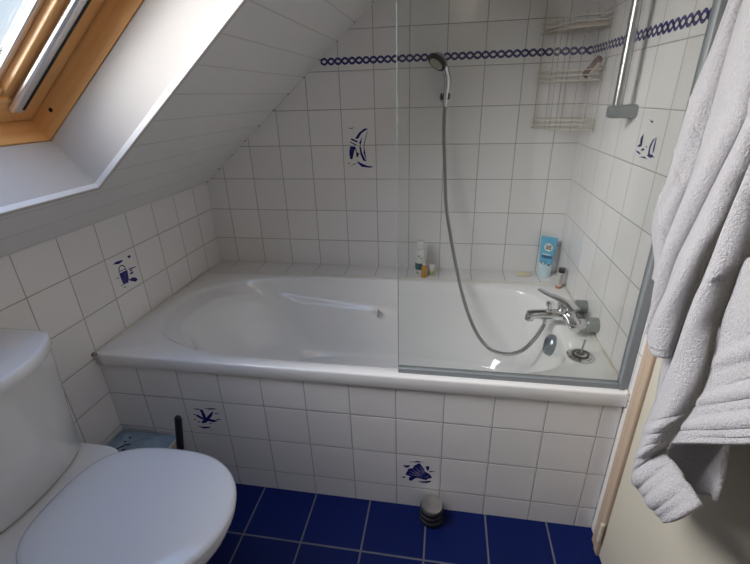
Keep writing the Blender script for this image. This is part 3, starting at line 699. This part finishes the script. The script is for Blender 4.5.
for du, dh, w, h in ((-.005, .006, .005, .003), (.006, .006, .004, .004), (-.005, -.005, .005, .0035), (.006, -.006, .005, .003), (0, 0, .009, .0015)):
    tpatch('logo_mark', .001+du, .137+dh, w, h, m_br, ell=False, lift=.0014)
tpatch('title_band', 0, .095, .020, .006, m_nv, ell=False, lift=.001)
tpatch('title_band', -.003, .106, .014, .002, m_white, ell=False, lift=.001)
tpatch('small_print', -.010, .066, .0065, .006, m_nv, ell=False, lift=.0014); tpatch('small_print', -.010, .066, .004, .0035, m_white, ell=False, lift=.0020)
tpatch('small_print', .011, .062, .005, .005, m_teal, ell=False, lift=.0014); tpatch('small_print', .011, .067, .002, .002, m_white, ell=False, lift=.0020)
# small clear roll-on with dark cap leaning at the wall
v = empty('travel_bottle', (1.668, .70, ZR), 'slim clear bottle with dark cap standing at the right wall beyond the tap', 'bottle')
m_clear = plain('cloudy clear plastic', (.52, .50, .46), .15, 60, .06)
a_ = Vector((1.664, .700, ZR)); dv = Vector((.05, 0, 1)).normalized()
bm = B(); lathe(bm, a_, dv, [(.010, .008), (.0125, .010), (.0125, .066), (.011, .070)], 24); link('body', bm, m_clear, v)
bm = B(); lathe(bm, a_, dv, [(.010, .0705), (.0135, .072), (.0135, .088), (.012, .091), (.001, .0915)], 24); link('cap', bm, m_black, v)
bm = B(); lathe(bm, a_, dv, [(.0126, 0), (.0132, .001), (.0132, .006), (.0126, .0075)], 24); link('base', bm, plain('orange brown plastic', (.45, .16, .07), .3, 60, .2), v)
bm = B(); front_patch(v, a_.x+.002, a_.y, ZR+.020, .0131, .012, .045, plain('grey label', (.36, .33, .32), .5, 120, .2), 'label'); bm.free()
# soap: flat rounded bar
bm = B(); c_ = Vector((1.540, .835, ZL))
rings(bm, [[(c_.x+w*sgnp(math.cos(a), .7), c_.y+d_*sgnp(math.sin(a), .7), c_.z+z) for a in [2*math.pi*k/32 for k in range(32)]] for w, d_, z in ((.030, .016, 0), (.034, .019, .003), (.034, .019, .008), (.029, .015, .0115), (.015, .008, .0125))])
tag(link('soap_bar', bm, plain('cream soap', (.72, .66, .46), .4, 40, .06)), 'flat cream soap bar lying on the ledge left of the blue tube', 'soap')

# ================================================================== TOILET
YT = -.44
wc = empty('toilet', (.35, YT, 0), 'white close-coupled toilet with closed lid at the left wall', 'toilet')
def loop(x0, x1, hw, z, nb=2.2, nf=2.0, n=72, y0=YT, wpos=.5):
    """D-shaped plan ring: squarer behind, rounder in front"""
    xc = x0+(x1-x0)*wpos; out = []
    for i in range(n):
        t = 2*math.pi*i/n; c, s = math.cos(t), math.sin(t)
        k = .5+.5*c; e_ = nb*(1-k)+nf*k; a = (x1-xc) if c > 0 else (xc-x0)
        out.append((xc+a*sgnp(c, 2/e_), y0+hw*sgnp(s, 2/e_), z))
    return out
# bowl and foot
bm = B(); rings(bm, [loop(.12, .50, .105, 0, 4, 2.4), loop(.11, .505, .108, .02, 4, 2.4), loop(.13, .50, .098, .06, 4, 2.4), loop(.14, .52, .10, .16, 4, 2.4), loop(.12, .58, .125, .25, 4, 2.3),
     loop(.10, .64, .160, .32, 3.6, 2.2), loop(.09, .672, .180, .37, 3.4, 2.15), loop(.09, .680, .184, .392, 3.4, 2.1), loop(.095, .676, .181, .400, 3.4, 2.1)])
link('bowl', bm, m_ceramic, wc, ang=50)
# cistern platform
bm = B(); rings(bm, [loop(.012, .25, .13, .27, 5, 4), loop(.012, .29, .165, .34, 5, 4), loop(.012, .305, .185, .385, 5, 3.2), loop(.012, .305, .192, .408, 5, 3.2), loop(.016, .300, .188, .4155, 5, 3.2)])
link('platform', bm, m_ceramic, wc, ang=50)
# seat and lid
def lidloop(x0, x1, hw, z): return loop(x0, x1, hw, z, 3.0, 2.12, 96, wpos=.47)
bm = B(); rings(bm, [lidloop(.225, .684, .183, .4015), lidloop(.222, .688, .186, .405), lidloop(.222, .688, .186, .414), lidloop(.226, .684, .183, .4175)])
seat = link('seat', bm, m_seat, wc, ang=50)
bm = B(); rings(bm, [lidloop(.226, .684, .182, .4195), lidloop(.220, .692, .189, .421), lidloop(.219, .693, .190, .427), lidloop(.222, .690, .187, .4345), lidloop(.232, .680, .178, .4385), lidloop(.27, .64, .145, .4405), lidloop(.36, .55, .06, .4415)])
link('lid', bm, m_seat, wc, ang=50)
for yy in (YT-.075, YT+.075):
    bm = B(); cyl(bm, (.232, yy-.018, .4188), (.232, yy+.018, .4188), .003, n=16); cyl(bm, (.232, yy, .4145), (.232, yy, .4188), .003, n=12); link('hinge', bm, m_seat, wc)
# cistern
def cis(hw, xe, xf, z, n=40):
    out = [(.008, YT-hw, z), (.008, YT+hw, z)]
    ex = 2.3
    for i in range(n+1):
        t = i/n*2-1                       # from +hw to -hw
        y = -t*hw
        # rounded corner then bow
        bowx = xe+(xf-xe)*(1-abs(t)**2.2)
        edge = 1-max(0, (abs(t)-.93)/.07)**2.2
        x = .06+(bowx-.06)*(.78+.22*edge)
        out.append((x, YT+y, z))
    return out
bm = B(); rings(bm, [cis(.168, .135, .170, .4165), cis(.175, .142, .180, .43), cis(.178, .152, .205, .58), cis(.182, .160, .232, .72), cis(.184, .164, .240, .772)])
ct = link('cistern', bm, m_ceramic, wc, ang=45)
bm = B(); rings(bm, [cis(.180, .158, .232, .7725), cis(.180, .158, .232, .7765), cis(.1865, .166, .248, .777), cis(.187, .167, .249, .780), cis(.187, .167, .249, .803), cis(.185, .165, .246, .8065), cis(.180, .160, .240, .808)])
ld = link('cistern_lid', bm, m_ceramic, wc, ang=45)
bm = B(); lathe(bm, (.11, YT, .8145), (0, 0, 1), [(.030, 0), (.030, .004), (.026, .007), (.001, .008)], 32); link('flush_button', bm, m_chrome, ld)

# ---- toilet brush beyond the bowl
tbr = empty('toilet_brush', (.322, -.105, 0), 'black handled toilet brush standing in a holder beyond the toilet lid', 'toilet brush')
bm = B(); lathe(bm, (.296, -.108, 0), (0, 0, 1), [(.038, 0), (.042, .003), (.042, .11), (.038, .125), (.022, .130)], 32); link('holder', bm, m_black, tbr)
bm = B(); tube(bm, [(.300, -.108, .12), (.316, -.106, .25), (.339, -.103, .395), (.339, -.103, .405), (.339, -.103, .410)], .0115, 20, rad=lambda t: .0115 if t < .7 else (.010 if t < .95 else .005)); link('handle', bm, m_black, tbr)

# ---- pale blue box in the corner
bx = empty('storage_box', (.12, -.13, 0), 'pale blue storage box with loose film lid in the corner beside the toilet', 'storage box')
m_bx = plain('pale blue plastic', (.20, .27, .33), .35, 20, .12); m_film = plain('crumpled pale blue film', (.25, .33, .40), .25, 26, .25, .8)
bm = B(); rings(bm, [[(.030, -.03, .001), (.215, -.03, .001), (.215, -.235, .001), (.030, -.235, .001)], [(.012, -.012, .212), (.230, -.012, .212), (.230, -.245, .212), (.012, -.245, .212)]]); link('box_body', bm, m_bx, bx, bevel=.008)
bm = B(); box(bm, .006, .237, -.252, -.006, .213, .222); link('rim', bm, m_bx, bx, bevel=.003)
bm = B(); nx, ny = 26, 26; V = []
for i in range(nx+1):
    row = []
    for j in range(ny+1):
        x = .020+(.226-.020)*i/nx; y = -.242+(-.022+.242)*j/ny
        e_ = min(i, nx-i, j, ny-j)/4; k = min(1, e_)
        z = .2235+k*(.006+.006*math.sin(x*62+y*25)+.004*math.sin(y*95-x*40)+.003*random.random())
        row.append(bm.verts.new((x, y, z)))
    V.append(row)
for i in range(nx):
    for j in range(ny): bm.faces.new((V[i][j], V[i+1][j], V[i+1][j+1], V[i][j+1]))
link('film', bm, m_film, bx, ang=20)
bm = B(); box(bm, .239, .249, -.09, -.022, .10, .228); link('cardboard_flap', bm, plain('beige card', (.50, .44, .36), .7, 50, .1), bx, bevel=.001)
bm = B()
for a, b in (((.062, -.120), (.085, -.085)), ((.085, -.085), (.098, -.082)), ((.090, -.11), (.100, -.105)), ((.075, -.055), (.082, -.050)), ((.07, -.075), (.076, -.07))):
    tube(bm, [(a[0], a[1], .236), (b[0], b[1], .236)], .0028, 8)
link('black_cord', bm, m_black, bx)

# ---- steel cylinder by the panel
ds = empty('door_stop', (1.164, -.043, 0), 'small steel cylinder with black bands on the blue floor against the bath panel', 'door stop')
c_ = (1.164, -.043, 0)
bm = B(); lathe(bm, c_, (0, 0, 1), [(.034, .0), (.036, .002), (.036, .072), (.033, .076), (.001, .077)], 48); link('steel_core', bm, m_steel, ds, ang=30)
for z in (.004, .027, .050):
    bm = B(); lathe(bm, c_, (0, 0, 1), [(.0355, z), (.0392, z+.0015), (.0392, z+.0145), (.0355, z+.016)], 48)
    link('rubber_band', bm, m_rubber, ds)

# ================================================================== DOOR
door = empty('door_1', (L, -.10, 0), kind='structure')
bm = B(); box(bm, L-.010, L+.03, -.80, -.099, .008, 2.02); link('door_leaf', bm, m_bone, door, bevel=.002)
m_frame = plain('beige door frame paint', (.52, .40, .29), .4, 12, .06, .05)
for y0_, y1_ in ((-.098, -.042), (-.86, -.801)):
    yy = (y0_+y1_)/2
    bm = B(); box(bm, L-.014, L+.03, yy+.004, y1_, 0, 2.06); link('door_frame', bm, m_frame, door, bevel=.003)
    bm = B(); box(bm, L-.018, L+.03, y0_, yy, 0, 2.06); link('door_frame', bm, m_frame, door, bevel=.004)
    bm = B(); box(bm, L-.006, L+.03, yy, yy+.004, 0, 2.06); link('door_frame', bm, m_frame, door, smooth=False)
bm = B(); box(bm, L-.016, L+.03, -.801, -.098, 2.022, 2.06); link('door_frame', bm, m_frame, door, bevel=.003)
for z in (.075, 1.7):
    bm = B(); cyl(bm, (L-.022, -.098, z), (L-.022, -.098, z+.034), .006, n=16); h_ = link('hinge', bm, m_bone, door)
    bm = B(); cyl(bm, (L-.022, -.098, z+.036), (L-.022, -.098, z+.070), .006, n=16); cyl(bm, (L-.022, -.098, z-.004), (L-.022, -.098, z-.0005), .004, n=12); link('hinge_pin', bm, m_bone, h_)

# ---- towel on a hook
hk = empty('towel_hook', (L-.010, -.33, 1.86), 'chrome hook on the door above the white towel', 'hook')
bm = B(); lathe(bm, (L-.0105, -.33, 1.86), (-1, 0, 0), [(.018, 0), (.018, .004), (.010, .008)], 24); link('plate', bm, m_chrome, hk)
bm = B(); tube(bm, spline([(L-.015, -.33, 1.86), (1.65, -.33, 1.852), (1.62, -.33, 1.845), (1.60, -.33, 1.86), (1.595, -.33, 1.88)], 6), .005, 12); link('prong', bm, m_chrome, hk)
TH = Vector((1.61, -.33, 1.872))
def ext(l, top_):   # carry a crease on up to the hook
    l = [Vector(p) for p in l]; t_ = Vector(top_); a = l[0]; d = (a-l[1])
    mid = (a+t_)/2+Vector((0, (a.y-t_.y)*.22, 0))
    return [t_, mid]+l
def rs_(l, n):
    P = spline(l, 10); acc = [0]
    for a, b in zip(P, P[1:]): acc.append(acc[-1]+(b-a).length)
    out = []; j = 0
    for i in range(n+1):
        s = acc[-1]*i/n
        while j < len(acc)-2 and acc[j+1] < s: j += 1
        t = (s-acc[j])/max(1e-9, acc[j+1]-acc[j]); out.append(P[j].lerp(P[j+1], min(1, t)))
    return out
tw = empty('bath_towel', (1.62, -.33, 1.86), 'thick white terry towel with banded hems hanging in folds on the door', 'towel')
def lobe(lft, rgt, bulge, back=.0, bands=(), n=280, m=22, seed=0, skirt=.012, name='fold', asym=1.55, hem=True, sag=0, rlift=0, skew=0):
    Lp, Rp = rs_(lft, n), rs_(rgt, n); bm = B(); V = []
    camd = Vector((-.82, -.57, 0)).normalized()
    rr = random.Random(seed); ph = rr.random()*6
    for i in range(n+1):
        t = i/n; a, b = Lp[i], Rp[i]; row = []
        bl = bulge*min(1, .35+t*2.2)*min(1, (a-b).length/.11)
        for j in range(m+1):
            u = j/m; p = a.lerp(b, u)
            k = math.sin(math.pi*u**asym)**.75 if 0 < u < 1 else 0
            off = rlift*u*min(1, t*3) + bl*k*(1+.10*math.sin(7*t+ph+u*3)) + .0035*math.sin(15*t+ph*2+u*6)*k + .002*math.sin(31*t+9*u)*k
            for bt, bw in bands:
                q = (t-bt-skew*u)/bw
                if abs(q) < 1: off += .0045*(1-q*q)
                elif abs(q) < 1.9: off -= .0035*k*(1-abs(abs(q)-1.45)/.45)
            if t > .985 and hem: off -= .004*k
            row.append(bm.verts.new(p+camd*off-Vector((0, 0, sag*math.sin(math.pi*u)*max(0, t-.6)/.4))))
        V.append(row)
    for i in range(n):
        for j in range(m): bm.faces.new((V[i][j], V[i+1][j], V[i+1][j+1], V[i][j+1]))
    return bm
def tl(bm, name='fold'):
    o = link(name, bm, m_towel, tw, ang=80)
    s = o.modifiers.new('thickness', 'SOLIDIFY'); s.thickness = .007; s.offset = 0
    return o
h = lambda dx, dy, dz=0: TH+Vector((dx, dy, dz))
edge = ext(TOW['edge'], h(.02, .05, -.01)); c1 = ext(TOW['c1'], h(.015, .02)); c2a = ext(TOW['c2a'], h(0, 0)); c3 = ext(TOW['c3'], h(-.01, -.015)); c2b = ext(TOW['c2b'], h(-.015, -.015)); c4 = ext(TOW['c4'], h(-.02, -.03))
tl(lobe(edge, c1, .022, seed=1, skew=.10, bands=((.60, .007), (.70, .007), (.80, .007))))
c1x = c1[:-1]+[Vector((1.635, -.150, .90)), Vector((1.635, -.16, .86))]
tl(lobe(c1x, [p.copy() for p in c2a[:-1]], .030, seed=2))
c3e = c3
tl(lobe([Vector(p) for p in c2a], c3e, .036, asym=1.9, rlift=.018, seed=3))
# lower-left layer: its bottom slants from the outer corner down to the tip
lo = c2b; tip = [Vector(p) for p in TOW['tip']]
r_in = c4+[Vector((1.57, -.49, .785)), Vector((1.57, -.540, .785))]
tl(lobe(lo+tip[1:3], r_in, .038, seed=4, sag=.012, asym=1.7, rlift=.020, bands=((.825, .009), (.875, .009), (.92, .009), (.962, .009))))
# front flap running on towards the viewer
dl = ext(TOW['dl'], h(-.03, -.03)); dr = [h(-.045, -.10), Vector((1.535, -.66, 1.5)), Vector((1.53, -.70, 1.25)), Vector((1.53, -.70, 1.065))]
tl(lobe(dl, dr, .030, seed=5, bands=((.835, .012), (.90, .012), (.955, .012))))
# inner layer seen under the flap
ins = [(1.62, -.25, .97), (1.62, -.25, .80), (1.62, -.30, .69), (1.615, -.43, .675)]; ins2 = [(1.625, -.46, .97), (1.62, -.466, .84), (1.62, -.482, .773), (1.61, -.498, .735)]
tl(lobe([Vector(p) for p in ins], [Vector(p) for p in ins2], -.01, seed=6, n=40))

# ---- warm lamp added as fill for the room, behind the viewer
lp = empty('fill_lamp', (1.25, -1.3, 1.9), 'small round fill lamp added on the sloping ceiling behind the viewer', 'lamp')
lz = ZC+SL*1.25
bm = B(); lathe(bm, Vector((1.25, -1.3, lz)), (.6363, 0, -.7714), [(.07, 0), (.07, .02), (.055, .045), (.03, .058), (.001, .062)], 40)
te = NT('warm fill shade').set(col=(.8, .7, .5)); te.b.inputs['Emission Color'].default_value = (1, .84, .66, 1); te.b.inputs['Emission Strength'].default_value = FILL_POWER
link('shade', bm, te.m, lp)

# ---- tree outside the window
tr = empty('garden_tree', (-9.4, 8.8, -3), 'grey green tree seen through the skylight', 'tree')
m_leaf = plain('grey green leaves', (.10, .12, .09), .8, 3, .5, .5); m_bark = plain('bark', (.10, .08, .06), .9, 8, .3)
bm = B(); tube(bm, [(-9.9, 8.8, -3), (-9.85, 8.75, -1), (-9.8, 8.8, .8), (-9.9, 8.8, 2.0)], .15, 12, rad=lambda t: .2*(1-t)+.04); link('trunk', bm, m_bark, tr)
bm = B(); rr = random.Random(3)
for k in range(1500):
    a, b = rr.random()*6.28, rr.random()
    r_ = .95*math.sqrt(b); zz = rr.uniform(.2, 3.0); wdt = 1-((zz-1.3)/1.75)**2
    if wdt <= 0: continue
    p = Vector((-9.9+r_*wdt*math.cos(a), 8.8+r_*wdt*math.sin(a), zz)); s_ = rr.uniform(.03, .09)
    n1 = Vector((rr.uniform(-1, 1), rr.uniform(-1, 1), rr.uniform(-1, 1))).normalized(); u, w = frame_of(n1)
    face(bm, p+u*s_, p+w*s_*.6, p-u*s_, p-w*s_*.6)
link('foliage', bm, m_leaf, tr, smooth=False)
